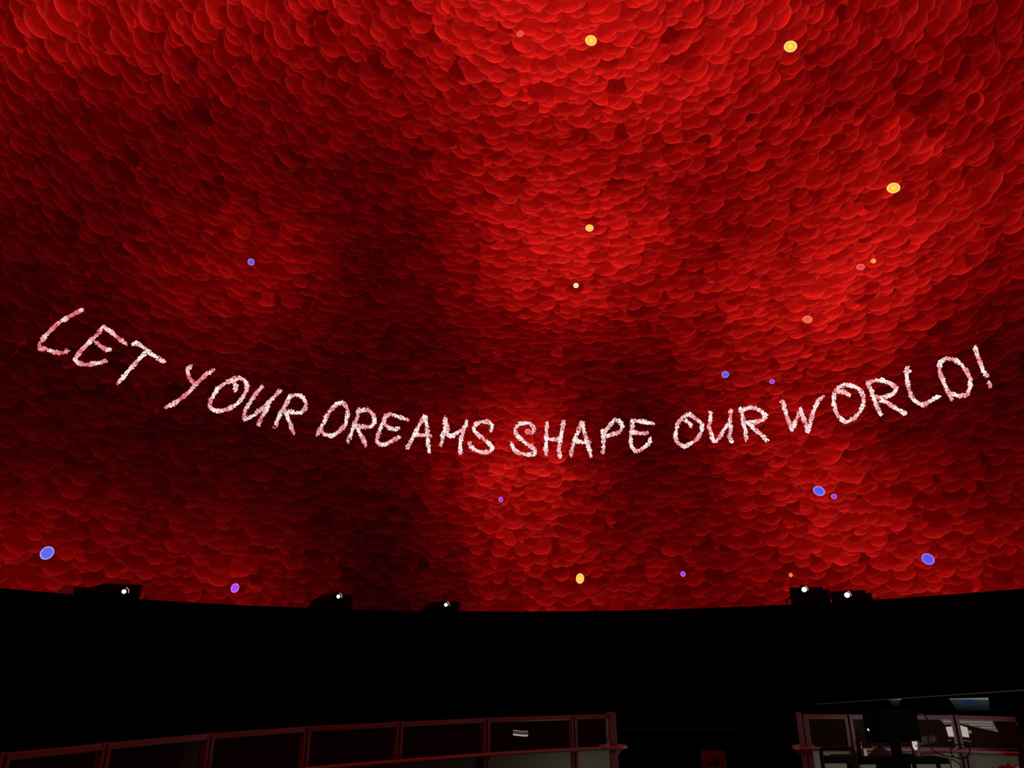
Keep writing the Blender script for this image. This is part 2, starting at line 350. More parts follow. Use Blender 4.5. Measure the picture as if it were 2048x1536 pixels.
# ---------------------------------------------------------------- the sentence
def tint_mat(name):
    m = bpy.data.materials.new(name); m.use_nodes = True; nt = m.node_tree; nt.nodes.clear()
    a = nt.nodes.new('ShaderNodeAttribute'); a.attribute_name = 'tint'; e = nt.nodes.new('ShaderNodeEmission')
    o = nt.nodes.new('ShaderNodeOutputMaterial'); nt.links.new(a.outputs['Color'], e.inputs[0]); nt.links.new(e.outputs[0], o.inputs[0])
    m.cycles.emission_sampling = 'NONE'; return m
M_letter = tint_mat('sparkling_lettering')
GA, GB, GC, GD, GE, GF = (60, 600, 5.12), (400, 700, 5.12), (790, 780, 6.827), (1010, 800, 6.4), (1330, 740, 6.4), (1650, 670, 5.851)
WORDS = [
 ('LET', 'first word LET, tilted, at the far left end of the sentence', [
  ('L', GA, .22, ['540,95 480,130 400,170 300,230 230,290 180,345 130,400 95,450 105,500 160,500 230,530 300,545 350,540 385,515']),
  ('E', GA, .4, ['755,265 720,310 690,350 640,400 580,460 530,510 485,570 455,605 490,640 550,665 620,655 700,645 780,620', '760,280 820,320 880,370 930,410 985,450', '680,430 730,480 780,510 825,505']),
  ('T', GA, .72, ['1050,455 1100,440 1180,500 1240,550 1310,595 1380,635', '1180,545 1120,600 1060,670 1000,730 950,800 900,848'])]),
 ('YOUR', 'second word YOUR, sloping down beside LET', [
  ('Y', GA, .3, ['1650,675 1610,710 1620,760 1640,810 1690,860', '1880,715 1820,750 1760,800 1700,860 1640,930 1560,1000 1480,1060 1390,1100']),
  ('O', GB, .6, ['370,300 300,320 240,350 180,400 140,460 100,530 100,590 150,620 220,625 300,600 370,560 430,500 470,430 485,370 460,310 400,285 340,290', '340,330 370,370 355,415']),
  ('U', GB, .5, ['640,370 590,420 550,480 510,540 470,610 445,670 455,705 510,690 570,650 640,600 700,540 760,480 820,415', '700,570 660,640 620,710 600,765']),
  ('R', GB, .6, ['920,465 890,540 840,620 800,700 765,790', '920,470 990,460 1050,480 1085,540 1080,600 1030,645 960,640 900,620', '880,630 900,700 930,780 960,860'])]),
 ('DREAMS', 'third word DREAMS, just left of the lowest point of the sentence', [
  ('D', GB, .6, ['1400,550 1330,620 1290,690 1260,760 1200,865', '1390,545 1470,540 1510,600 1510,680 1490,760 1430,830 1350,880 1280,870 1230,810']),
  ('R', GB, .6, ['1630,610 1610,690 1580,760 1550,850 1515,940', '1640,620 1720,610 1780,670 1790,730 1760,780 1690,790 1620,770', '1610,780 1640,860 1680,930 1700,985']),
  ('E', GB, .6, ['1910,660 1880,730 1850,800 1820,880 1810,940 1870,980 1950,940 2045,890', '1910,660 1980,665 2050,690 2132,717', '1890,760 1940,800 2000,810 2038,800']),
  ('A', GC, .75, ['405,345 350,450 290,560 240,660 200,730 165,800', '405,345 430,450 440,560 445,650 450,740 470,860', '260,610 340,615 420,620 490,630']),
  ('M', GC, .75, ['690,370 680,450 680,530 650,620 640,700 625,760', '690,400 720,530 700,600 760,640 840,590 930,540 970,480 975,420', '940,540 910,640 890,740 890,830 905,880']),
  ('S', GC, .72, ['1310,560 1330,490 1270,430 1190,430 1110,460 1070,510 1090,570 1150,620 1220,680 1290,730 1335,790 1290,850 1190,850 1100,820 1030,770 1010,700'])]),
 ('SHAPE', 'fourth word SHAPE, upright at the lowest point of the sentence', [
  ('S', GD, .75, ['350,425 375,370 330,310 260,290 180,310 130,360 140,430 190,490 260,550 330,590 390,640 370,690 280,700 180,680 120,640 80,560']),
  ('H', GD, .8, ['545,290 530,380 530,480 525,580 525,700', '750,270 735,370 715,480 695,580 690,680 715,735', '520,490 600,510 700,490']),
  ('A', GD, .7, ['975,280 945,380 900,490 870,580 835,710', '985,290 1010,380 1030,480 1060,580 1090,660 1105,730', '900,530 980,540 1090,535']),
  ('P', GD, .68, ['1400,250 1340,330 1270,420 1260,520 1260,600 1250,680', '1400,255 1470,270 1505,330 1480,400 1400,430 1320,460 1240,470', '1250,380 1245,440']),
  ('E', GD, .7, ['1620,260 1630,340 1610,420 1610,520 1620,600 1660,650 1720,650 1800,590 1850,550 1860,490', '1620,260 1720,270 1810,285 1905,300', '1610,410 1690,420 1760,430 1820,425'])]),
 ('OUR', 'fifth word OUR, a short word right of SHAPE', [
  ('O', GE, .6, ['320,560 240,590 180,660 150,750 130,850 160,930 240,980 330,940 420,870 470,790 475,710 430,650 370,600 320,570', '250,640 300,670 340,720']),
  ('U', GE, .62, ['585,540 580,640 560,720 590,810 620,910 660,910 710,840 760,760 820,680 840,600 840,510', '840,700 840,780 820,860 860,925']),
  ('R', GE, .75, ['960,490 990,570 1000,670 1030,780 1045,900', '980,520 1080,480 1170,490 1250,540 1290,590 1250,640 1150,670 1040,670', '1070,680 1130,740 1210,810 1310,900'])]),
 ('WORLD!', 'last word WORLD! with exclamation mark, climbing at the right end', [
  ('W', GE, .6, ['1480,400 1520,410 1530,500 1560,600 1600,700 1620,770 1660,690 1700,590 1740,500 1760,590 1800,690 1825,790 1860,690 1880,590 1920,480 1960,390 2030,340']),
  ('O', GF, .7, ['240,580 160,610 110,680 100,780 120,880 160,960 240,1020 330,980 400,910 450,820 450,720 410,640 340,600 240,580', '150,660 220,660 290,710']),
  ('R', GF, .7, ['490,560 540,640 570,740 610,840 660,940', '500,570 580,530 680,530 770,570 840,620 810,680 730,720 590,730', '640,750 720,790 820,850 940,920']),
  ('L', GF, .65, ['970,380 950,430 960,520 980,620 1010,710 1060,780 1140,820 1220,780 1340,715', '940,430 1000,420']),
  ('D', GF, .55, ['1340,330 1340,430 1380,530 1430,640 1490,760', '1340,320 1420,275 1520,290 1600,350 1660,430 1700,510 1700,620 1660,700 1570,720 1480,680']),
  ('!', GF, .6, ['1760,140 1780,230 1820,340 1850,420 1890,480', '1915,560 1935,610'])])]
OCT = np.array([[math.cos(a), math.sin(a), 0] for a in np.arange(6)*math.pi/3]+[[0, 0, .6], [0, 0, -.6]])
OF = np.array([(i, (i+1) % 6, 6) for i in range(6)]+[((i+1) % 6, i, 7) for i in range(6)])
def blob_letter(strokes, g, white, parent, label):
    V, Fc, T = [], [], []; n = 0
    for st in strokes:
        P = [((float(a)/g[2]+g[0]), (float(b)/g[2]+g[1])) for a, b in (q.split(',') for q in st.split())]
        seg = [math.dist(P[i], P[i+1]) for i in range(len(P)-1)]; L = sum(seg); cnt = int(L*4.2)+16
        ph = rng.rand()*9; wph = rng.rand()*9
        for k in range(cnt):
            s = rng.rand()*L; i = 0; s0 = s
            while i < len(seg)-1 and s > seg[i]: s -= seg[i]; i += 1
            f = s/seg[i]; wd_ = 3.8+.9*math.sin(s0*.22+wph)
            a = rng.rand()*6.28; q = wd_*math.sqrt(rng.rand()); q = q*1.35 if rng.rand() < .07 else q
            x = P[i][0]+(P[i+1][0]-P[i][0])*f+q*math.cos(a); y = P[i][1]+(P[i+1][1]-P[i][1])*f+q*math.sin(a)
            D = on_dome(x, y, RD-.34-rng.rand()*.05); dist = (D-EYE).length
            r = rng.uniform(.7, 1.6)*(.7 if q > wd_ else 1)*dist/F
            zax = (EYE-D).normalized(); xax = zax.cross(Vector((0, 0, 1))).normalized(); yax = zax.cross(xax)
            R_ = np.array([xax, yax, zax])
            V.append(np.array(D)+(OCT*r)@R_); Fc.append(OF+n); n += 8
            wv = white + .10 + .30*math.sin(s0*.13+ph) + .18*math.sin(s0*.37+wph) + rng.normal(0, .17)
            if rng.rand() < .07: c = (160, 50, 62)
            else:
                f_ = min(max(wv, 0), 1)*3; a3 = [(206, 88, 96), (236, 142, 150), (250, 196, 200), (255, 246, 242)]; q3 = min(int(f_), 2); f_ -= q3
                c = tuple(a3[q3][t_]*(1-f_)+a3[q3+1][t_]*f_ for t_ in range(3))
                if rng.rand() < .08: c = (c[0], c[1]*.97, c[2]*.82)
            T.append(np.tile([*lin(c), 1], (8, 1)))
    o = link('letter', bulk('letter', np.concatenate(V), np.concatenate(Fc), None, np.concatenate(T)), M_letter, parent)
    o['label'] = label; o['kind'] = 'stuff'
for w_, lab, letters in WORDS:
    e0 = empty('glowing_word', (0, 0, 0))
    tag(e0, 'sparkling pink ' + lab, 'lettering', 'words of the handwritten sentence on the dome')
    for ch, g, white, st in letters: blob_letter(st, g, white, e0, 'exclamation mark' if ch == '!' else 'letter ' + ch)

# ---------------------------------------------------------------- the coloured discs floating over the scales
Yc, Oc, Pc, Bc, Vc = ((252, 196, 62), (255, 226, 140)), ((250, 150, 60), (255, 180, 100)), ((228, 72, 72), (240, 110, 105)), ((96, 88, 232), (150, 150, 250)), ((150, 58, 222), (190, 120, 245))
FL = [
 (1182, 81, 11.5, 9.5, 12, Yc, 'large yellow disc with darker centre near the top middle of the dome'),
 (1581, 93, 12.5, 10.5, 5, Yc, 'large yellow disc high on the right, farthest right along the top'),
 (1787, 376, 12, 10, 0, Yc, 'yellow disc at the right of the dome above the pink and orange pair'),
 (1179, 456, 8, 6.8, 0, Yc, 'medium yellow disc in the bright central patch, upper of two'),
 (1152, 571, 5.3, 5, 0, ((255, 222, 140), (255, 240, 190)), 'tiny pale yellow disc in the bright central patch, below the medium one'),
 (1747, 522, 4.8, 4.5, 0, Oc, 'tiny orange disc beside a dull pink disc above the word WORLD'),
 (1160, 1157, 8, 10, 8, Yc, 'upright oval yellow disc low on the dome near its bottom edge'),
 (1581.5, 1150, 3.6, 4, 0, ((236, 130, 90), (245, 150, 110)), 'tiny salmon orange disc just above the pair of projectors on the right'),
 (1040, 68, 7, 5.6, -20, Pc, 'small pink disc near the top, left of a large yellow disc'),
 (1721, 534, 8, 6.3, 5, Pc, 'dull pink oval disc left of the tiny orange disc'),
 (1615, 639, 9.2, 7.4, 5, ((236, 96, 62), (244, 130, 100)), 'salmon pink oval disc above the letters OUR and WORLD, alone'),
 (1055.5, 863, 6.2, 5.8, 0, ((236, 96, 104), (246, 130, 130)), 'pink disc nested in the upper curl of the S of SHAPE'),
 (502, 524, 6.8, 6.2, 60, Bc, 'small blue disc alone on the left half of the dome'),
 (1450.5, 749, 7.2, 6.6, 0, Bc, 'small blue disc above the word OUR'),
 (1638, 982, 11.5, 9.2, 25, Bc, 'blue violet oval disc below WORLD, larger of a close pair'),
 (94, 1106, 13.5, 11.5, 130, ((94, 104, 232), (150, 160, 255)), 'largest blue disc at the lower left above the dark wall'),
 (1856, 1118, 12, 10.4, 35, ((92, 84, 236), (140, 132, 250)), 'large blue disc at the lower right above the dark wall'),
 (1544, 763, 5, 4.8, 0, Vc, 'small purple disc above the R of OUR'),
 (1001.5, 999, 4.4, 5.2, 10, Vc, 'tiny purple disc below the S of DREAMS'),
 (1668, 993, 5.4, 5, 0, Vc, 'small purple disc, smaller of the close pair below WORLD'),
 (470, 1176, 7.6, 9.2, 20, ((168, 72, 230), (205, 130, 250)), 'purple oval disc at the lower left above the bare wall edge'),
 (1366, 1148, 5, 5.2, 0, Vc, 'small purple disc low on the dome between centre and right projectors')]
fm = {}
def fmat(c, s=1.):
    if c not in fm: fm[c] = emis('floating_disc_%d_%d_%d' % c, lin(c), s); fm[c].cycles.emission_sampling = 'NONE'
    return fm[c]
for px, py, rx, ry, rot, (ci, co), lab in FL:
    D = on_dome(px, py, RD-.4); k = (D-EYE).dot(fw)/F
    zax = (EYE-D).normalized(); a = math.radians(-rot)
    xr = (ri*math.cos(a)+up*math.sin(a)); xax = (xr - zax*xr.dot(zax)).normalized(); yax = zax.cross(xax)
    m_ = Matrix.Identity(4)
    for r_ in range(3):
        m_[r_][0] = xax[r_]; m_[r_][1] = yax[r_]; m_[r_][2] = zax[r_]; m_[r_][3] = D[r_]
    big_ = rx >= 6.5
    def plate(r, z0, z1, name, m, par, inner=None):
        b = B(); s = 28
        prof = [(r*.97, z0), (r, (z0+z1)/2), (r*.97, z1)] if inner is None else [(inner, z0), (r, z0), (r, z1), (inner*1.02, z1)]
        b.lathe(prof, s); 
        for v in b.bm.verts: v.co.x *= rx*k; v.co.y *= ry*k
        return b.done(name, m, par)
    base = empty('floating_disc', (0, 0, 0)); base.matrix_world = m_
    tag(base, lab, 'disc', 'coloured discs floating on the dome')
    plate(1, -.03, .01, 'rim', fmat(co), base)
    plate(.80 if big_ else .72, .005, .02, 'face', fmat(ci), base)
    if ci == Yc[0]: plate(.34, .015, .028, 'centre', fmat((255, 222, 96)), base)

# ---------------------------------------------------------------- projectors on the wall top
PRJ = [  # left px, right px, lens px, lens py, wing side, wing width px, top y, label
 (208, 281, 250, 1184, -1, 46, 1168, 'black projector at the far left of the wall top, with a low box beside it'),
 (645, 706, 677, 1194, -1, 18, 1189, 'black projector on the wall top, second from the left'),
 (862, 919, 892, 1210.5, -1, 12, 1203, 'black projector on the wall top nearest the middle, lowest and smallest'),
 (1580, 1643, 1608, 1180, 1, 11, 1174.5, 'black projector on the right of the wall top, left and taller one of a pair'),
 (1662, 1727, 1693, 1191, 1, 11, 1181.5, 'black projector on the right of the wall top, right one of a pair')]
for xl, xr, lx, ly, ws, ww, ty, lab in PRJ:
    cx = (xl+xr)/2; P = on_wall(cx, ty, RW-.12); d = (P-EYE).dot(fw); u = d/F
    ang_ = math.atan2(EYE.x-P.x, -(EYE.y-P.y))           # face the camera side of the hall
    c = empty('projector', (P.x, P.y, RING), 0); tocen = (EYE-P); c.rotation_euler = (0, 0, math.atan2(tocen.y, tocen.x)+math.pi/2)
    tag(c, lab, 'projector', 'video projectors on the wall top')
    hw = (xr-xl)/2*u; hh = P.z-RING
    # local: -y faces the audience, +x to the right in the photograph
    b = B(); b.box((-hw, -.02, .02), (hw, .62, hh), .02); b.done('body', M_case, c)
    b = B()
    if ws < 0:
        if ww > 40: b.box((-hw-ww*u, .05, .02), (-hw-.10, .5, hh*.66), .012); b.prism([Vector((-hw-.30, .04, .03)), Vector((-hw+.01, .04, .03)), Vector((-hw+.01, .04, hh-.02)), Vector((-hw-.24, .04, hh*.64))], Vector((0, .5, 0)))
        else: b.prism([Vector((-hw-ww*1.4*u, .04, .02)), Vector((-hw+.01, .04, .02)), Vector((-hw+.01, .04, hh-.01)), Vector((-hw-ww*.65*u, .04, hh*.70)), Vector((-hw-ww*.9*u, .04, hh*.62))], Vector((0, .5, 0)))
    else:
        b.box((hw-.01, .05, .02), (hw+ww*u, .5, hh-.06), .02)
    b.done('side_housing', M_case, c)
    Lp = at_d(lx, ly, P.y); lxl = (lx-cx)*u; lz = Lp.z-RING
    b = B(); b.lathe([(.10, -.13), (.115, -.12), (.115, .02)], 24, (lxl, 0, lz), 'Y'); lb = b.done('lens_barrel', M_black, c, True)
    b = B(); s4 = .036 if lx < 1000 else .05
    b.lathe([(.001, -.165), (s4, -.15), (s4*1.1, -.128)], 16, (lxl, 0, lz), 'Y'); b.done('lens', M_lens, lb, True)
    b = B(); b.tube([(lxl+.085*math.cos(t), -.135, lz+.085*math.sin(t)) for t in np.linspace(-.3, 1.3, 9)], .006, 6); b.done('lens_glint', M_glint, lb)
    for sx_ in (-.7, .7):
        b = B(); b.lathe([(.03, -.019), (.035, .03)], 10, (sx_*hw, .1, 0)); b.done('foot', M_black, c)
    b = B()
    for i in range(5): b.box((hw*.45, -.028, hh*.25+i*hh*.09), (hw*.85, -.015, hh*.28+i*hh*.09))
    b.done('vent', M_black, c)
    if ws > 0:
        b = B(); b.tube([(-hw-.1, .1, .02), (-hw-.1, .08, .1), (-hw-.05, .05, .14), (-hw+.01, .05, .12)], .02, 8); b.done('cable_plug', M_black, c, True)

# ---------------------------------------------------------------- raised tier and its glass railings
RT, RH = PLAT+1.12, PLAT+.76            # top rail height, handrail height
LP = [(-215, 1531), (5, 1507.5), (209, 1487), (418, 1467.5), (612, 1453.5), (797, 1444.5), (971, 1436.5), (1145, 1430.5), (1221, 1428.5)]
LP = [at_z(x, y, RT) for x, y in LP]
RP = [at_z(x, y, RT) for x, y in ((1603, 1428.5), (1695, 1429.3), (1907, 1430.4), (2050, 1434), (2150, 1436.5))]
b = B()
edge = [Vector((p.x, p.y, 0)) for p in LP+RP]
outer = [p for p in edge]
poly = [Vector((p.x, p.y+.06, .0)) for p in outer] + [Vector((outer[-1].x+1.2, -1.6, 0)), Vector((-5.5, -1.6, 0))]
gap_l, gap_r = LP[-1], RP[0]
b.prism([Vector((p.x, p.y, PLAT-.2)) for p in poly][::-1], Vector((0, 0, .2)))
tag(b.done('floor_tier', M_floor), 'black raised floor of the seating tier', kind='structure')
b = B(); b.prism([Vector((p.x, p.y+.02 if i < len(poly)-2 else p.y, .0)) for i, p in enumerate([q*1.0 for q in poly])][::-1], Vector((0, 0, PLAT-.2)))
tag(b.done('trim_2', M_floor), kind='structure')

def railing(P, ends, label, right=False):
    root = empty('glass_railing', (P[0].x, P[0].y, PLAT)); tag(root, label, 'railing')
    off = Vector(root.location)
    L = [p-off for p in P]
    top = RT-PLAT; hand = RH-PLAT
    def side(i):                        # unit vector along the rail at post i, and towards the camera
        a = L[max(i-1, 0)]; c = L[min(i+1, len(L)-1)]; t = (c-a); t.z = 0; t.normalize(); n = Vector((t.y, -t.x, 0)); return t, n
    for i, p in enumerate(L):           # posts: two flanges and a recessed web
        t, n = side(i); q = Vector((p.x, p.y, 0)); b = B()
        R3 = Matrix((( t.x, -n.x, 0, q.x), (t.y, -n.y, 0, q.y), (0, 0, 1, 0), (0, 0, 0, 1)))
        endp = ends == i
        w = .052 if endp else .03
        if endp and not right: b.box((-w, -.045, 0), (w, .045, top+.02), .012, R3)
        else:
            if endp:
                b.box((-.062, -.04, 0), (-.004, .04, top+.02), .006, R3); b.box((.008, -.04, 0), (.066, .04, top-.01), .004, R3)
                gz = (-.005, .009, .0)
            else:
                b.box((-.036, -.035, 0), (-.012, .035, top+.005), .003, R3); b.box((.010, -.035, 0), (.042, .035, top+.005), .003, R3)
                gz = (-.013, .011, .0)
        po = b.done('post', M_rail, root)
        if not (endp and not right):
            b = B(); b.box((gz[0], gz[2], 0), (gz[1], .028, top-.008), 0, R3); b.done('groove', M_groove, po)
        if i not in (0, len(L)-1) or endp:
            bb = B(); a = q+n*.03+Vector((0, 0, hand-.06)); c = q+n*.11+Vector((0, 0, hand-.01))
            bb.tube([a, (a+c)/2+Vector((0, 0, -.012)), c], .012, 8); bb.done('handrail_bracket', M_rail, root, True)
    for i in range(len(L)-1):
        t = (L[i+1]-L[i]); t.z = 0; ln = t.length; t.normalize(); n = Vector((t.y, -t.x, 0)); q = L[i]
        R3 = Matrix(((t.x, -n.x, 0, q.x), (t.y, -n.y, 0, q.y), (0, 0, 1, 0), (0, 0, 0, 1)))
        b = B(); b.box((.03, -.03, top-.045), (ln-.03, .03, top), .004, R3); b.done('top_rail', M_rail, root)
        b = B(); b.box((.045, -.004, hand-.02), (ln-.045, .006, top-.047), 0, R3); b.done('glass_pane', M_glass, root)
        b = B(); b.box((.03, -.024, .05), (ln-.03, -.018, hand-.03), 0, R3); b.done('lower_panel', M_panel, root)
    # round handrail on the camera side, turning back round the end post
    pts = []
    for i, p in enumerate(L):
        t, n = side(i); pts.append(Vector((p.x, p.y, hand))+n*.12)
    if not right:
        t, n = side(len(L)-1); e = Vector((L[-1].x, L[-1].y, hand))
        pts += [e+t*.10+n*.115, e+t*.15+n*.08, e+t*.165+n*0, e+t*.15-n*.09, e+t*.10-n*.12, e-n*.12, e-t*.1-n*.12]
    else:
        t, n = side(0); e = Vector((L[0].x, L[0].y, hand))
        pts = [e+t*.1-n*.14, e-n*.14, e-t*.05-n*.14, e-t*.13-n*.12, e-t*.14-n*.02, e-t*.10+n*.08, e-t*.03+n*.12]+pts
    b = B(); b.tube(pts, .02, 12); b.done('handrail', M_hand, root, True)
    # gusset under the turned end
    k = -1 if not right else 0; t, n = side(len(L)-1 if not right else 0); e = Vector((L[k].x, L[k].y, hand)); sg = 1 if not right else -1
    b = B(); b.prism([e+t*sg*.04+Vector((0, 0, -.015)), e+t*sg*.15+Vector((0, 0, -.015)), e+t*sg*.04+Vector((0, 0, -.11))], n*.03); b.done('end_gusset', M_rail, root)
    return root
railing(LP, len(LP)-1, 'long curved glass railing with pale posts, rising from the left corner to the gap')
railing(RP, 0, 'short glass railing behind the desk and monitor at the right', True)

# ---------------------------------------------------------------- trims and the arrow sign in the gap
def wall_arc(name, x0, x1, y, h, dep, m):
    A = [on_wall(x0+(x1-x0)*i/16, y, RW-.005) for i in range(17)]; b = B(); z = sum(p.z for p in A)/17
    for i in range(16):
        p, q = A[i], A[i+1]; n = Vector((DC.x-p.x, DC.y-p.y, 0)).normalized()*dep; n2 = Vector((DC.x-q.x, DC.y-q.y, 0)).normalized()*dep
        v = [Vector((p.x, p.y, z)), Vector((q.x, q.y, z)), Vector((q.x, q.y, z+h)), Vector((p.x, p.y, z+h))]
        w = [v[0]+n, v[1]+n2, v[2]+n2, v[3]+n]; vv = [b.bm.verts.new(c) for c in v+w]
        for f in ((3, 2, 1, 0), (4, 5, 6, 7), (0, 1, 5, 4), (2, 3, 7, 6)): b.bm.faces.new([vv[j] for j in f])
    o = b.done(name, m); o['kind'] = 'structure'; return o
wall_arc('trim_3', 1244, 1600, 1461, .028, .05, M_trim)

M_sign = mat('dull_red_sign', (.16, .02, .02), .6, noise=.05)
sc_ = at_d(1428.5, 1530, 13.2); k = 13.6/F
sg_ = empty('arrow_sign', sc_); tag(sg_, 'dark red square sign with black right-pointing arrow in the railing gap', 'sign')
b = B(); b.box((-22*k, 0, -22*k), (22*k, .02, 22*k), .003); b.done('panel', mat('sign_red', (.20, .035, .03), .6, noise=.05), sg_)
b = B(); A = [(-12, 2.0), (2, 2.0), (-2, 7), (3, 7), (11, 0), (3, -7), (-2, -7), (2, -2.0), (-12, -2.0)]
b.prism([Vector((x*k, -.004, (z+3)*k)) for x, z in A], Vector((0, .006, 0))); b.done('arrow', M_black, sg_)
b = B(); b.box((-.02, .02, PLAT-.99-sc_.z), (.02, .05, 0)); b.done('stand', M_black, sg_)

# small curved glare in the left railing's glass, built as glowing strips
D = on_wall(1041, 1465.5, RW-.25); k = (D-EYE).dot(fw)/F
cl = empty('glare_strip', D); tag(cl, 'small curved white lamp glare in the left railing near the gap', 'reflection')
M_glare = emis('glare_line', (1, .96, .92), .42)
def strip(z0, seg): return [Vector((x*k, -.02, (z0-2.6*math.sin((x+15)/30*1.5)+(x > 8)*.3)*k)) for x in np.linspace(-15, 15, seg)]
b = B(); b.tube(strip(5, 9), .008, 6); b.done('upper_glare', emis('glare_dim', (1, .9, .85), .22), cl)
b = B(); b.tube(strip(-3, 9), .016, 6); b.done('lower_glare', M_glare, cl)
b = B(); pp = strip(1, 9)
for i in range(8): b.prism([pp[i]+Vector((0, .01, 4*k)), pp[i+1]+Vector((0, .01, 4*k)), pp[i+1]+Vector((0, .01, -4*k)), pp[i]+Vector((0, .01, -4*k))], Vector((0, .03, 0)))
b.done('glare_sheet', mat('glare_backing', (.3, .28, .27), .4, emit=(.5, .45, .43), es=.05), cl)
b = B(); b.box((-.02, .03, -.02), (.02, .16, .02)); b.done('bracket', M_black, cl)

# ---------------------------------------------------------------- dark window high behind the right railing, two painted reflections glowing behind its glass
A0, A1 = on_wall(1630, 1409, RW-.55), on_wall(2060, 1380.5, RW-.55)
A0 = on_wall(1630, 1409, RW-.35); dxy = (A1-A0); zb0 = 1.15
r1 = ray(2060, 1380.5)
wroot = empty('window_1', A0); wroot['kind'] = 'structure'; wroot['label'] = 'dark glass window band on the right wall with a thin glowing top edge'
X = Vector((dxy.x, dxy.y, 0)); LN = X.length; X.normalize(); Nn = Vector((X.y, -X.x, 0))
def wl(s, z, n=0.): return X*s+Vector((0, 0, z))+Nn*n
b = B(); b.prism([wl(0, 0), wl(LN, dxy.z), wl(LN, dxy.z+.018), wl(0, .008)], Nn*.03); b.done('top_edge', mat('glowing_edge', (.04, .05, .045), .6, emit=(.6, .7, .66), es=.03), wroot)  # dark edge given a faint glow in place of light on it
b = B(); b.prism([wl(0, -1.2), wl(LN, -1.2), wl(LN, dxy.z), wl(0, 0)], Nn*.012); b.done('pane', glass('booth_glass', (.8, .85, .85), .25), wroot)
b = B(); b.prism([wl(0, -1.2, -.2), wl(LN, -1.2, -.2), wl(LN, dxy.z, -.2), wl(0, 0, -.2)], -Nn*.03); b.done('back_panel', M_wall, wroot)
def on_win(px, py, n):                  # point on the window plane pushed n behind the glass
    o = A0+Nn*n; r = ray(px, py); t = (o-EYE).dot(Nn)/r.dot(Nn); return EYE+r*t
def reflection_mat(name, base, top, blue=None):
    m = bpy.data.materials.new(name); m.use_nodes = True; nt = m.node_tree; nt.nodes.clear(); N = nt.nodes.new; L = nt.links.new
    tc = N('ShaderNodeTexCoord'); sp = N('ShaderNodeSeparateXYZ'); L(tc.outputs['Generated'], sp.inputs[0])
    rp = N('ShaderNodeValToRGB'); cr = rp.color_ramp; cr.elements[0].position = .0; cr.elements[0].color = (0, 0, 0, 1)
    cr.elements[1].position = .93; cr.elements[1].color = (*top, 1)
    for p_, c in ((.3, tuple(.3*q for q in base)), (.82, base)): e = cr.elements.new(p_); e.color = (*c, 1)
    L(sp.outputs[2], rp.inputs[0]); col = rp.outputs[0]
    if blue:
        d = N('ShaderNodeVectorMath'); d.operation = 'DISTANCE'; cx_ = N('ShaderNodeCombineXYZ'); L(sp.outputs[0], cx_.inputs[0]); L(sp.outputs[2], cx_.inputs[1])
        L(cx_.outputs[0], d.inputs[0]); d.inputs[1].default_value = (.52, .68, 0)
        mr = N('ShaderNodeMapRange'); mr.interpolation_type = 'SMOOTHSTEP'; mr.inputs[1].default_value = .06; mr.inputs[2].default_value = .26; mr.inputs[3].default_value = 1; mr.inputs[4].default_value = 0
        L(d.outputs['Value'], mr.inputs[0]); mx = N('ShaderNodeMixRGB'); L(mr.outputs[0], mx.inputs[0]); L(col, mx.inputs[1]); mx.inputs[2].default_value = (*blue, 1); col = mx.outputs[0]
    e = N('ShaderNodeEmission'); L(col, e.inputs[0]); o = N('ShaderNodeOutputMaterial'); L(e.outputs[0], o.inputs[0]); return m
def far_reflection(corners, m, label):  # reflection in the window glass, built as a glowing sheet behind it
    P = [on_win(x, y, -.07) for x, y in corners]; o = empty('glass_reflection', P[3]); tag(o, label, 'screen')
    b = B(); b.prism([p-P[3] for p in P], -Nn*.015); b.done('glow_face', m, o)
    c = sum((p-P[3] for p in P), Vector())/4
    b = B(); b.prism([c+((p-P[3])-c)*1.08-Nn*.016 for p in P], -Nn*.03); b.done('casing', M_wall, o)  # dark backing of the built reflection
far_reflection([(1898, 1397), (1976, 1395.5), (1980, 1421), (1916, 1424)], reflection_mat('dim_grey_reflection', (.028, .034, .033), (.22, .24, .23), (.018, .016, .085)), 'reflection of a dim grey screen with blue spot in dark glass, above the right railing')
far_reflection([(1777, 1398.8), (1802, 1397.5), (1796, 1414), (1789, 1414)], reflection_mat('faint_reflection', (.018, .02, .019), (.2, .21, .2)), 'reflection of a small faint white screen corner in dark glass, above the monitor')

# ---------------------------------------------------------------- reflections in the right railing's glass, built as glowing things behind it
DR = at_z(1907, 1430.4, RT).y
def cp(px, py, slope=1.1, d0=None):     # on a plane tilted back behind the railing
    d0 = d0 or DR+.35; o = at_d(1925, 1485, d0); n = Vector((0, -math.cos(slope), math.sin(slope)*1.0)).normalized()
    n = Vector((.0, -.8, .6)); r = ray(px, py); return EYE+r*((o-EYE).dot(n)/r.dot(n)), n
NC = Vector((0, -.8, .6))
def cpp(px, py, lift=0.):
    o = at_d(1925, 1485, DR+.38)+NC*lift; r = ray(px, py); return EYE+r*((o-EYE).dot(NC)/r.dot(NC))
Pq = [cpp(1745, 1492), cpp(2044, 1496), cpp(2044, 1437), cpp(1745, 1437)]
con = empty('reflection_stand', (Pq[0].x, Pq[0].y, PLAT)); tag(con, 'dark sloping backing added behind the right railing glass to carry its reflections', 'backing')  # made-up stand that backs the panes and carries the built reflections
b = B(); b.prism([p-con.location-NC*.01 for p in Pq], -NC*.03); b.done('sloping_top', mat('dark_backing', (.006, .007, .0065), .75, spec=.1, noise=.2), con)
zmin = min(Pq[0].z, Pq[1].z)-PLAT
for x_ in (.25, Pq[1].x-Pq[0].x-.25):
    b = B(); b.tube([(x_, .12, 0), (x_, .12, zmin-.01)], .022, 10); b.done('leg', M_black, con, True)
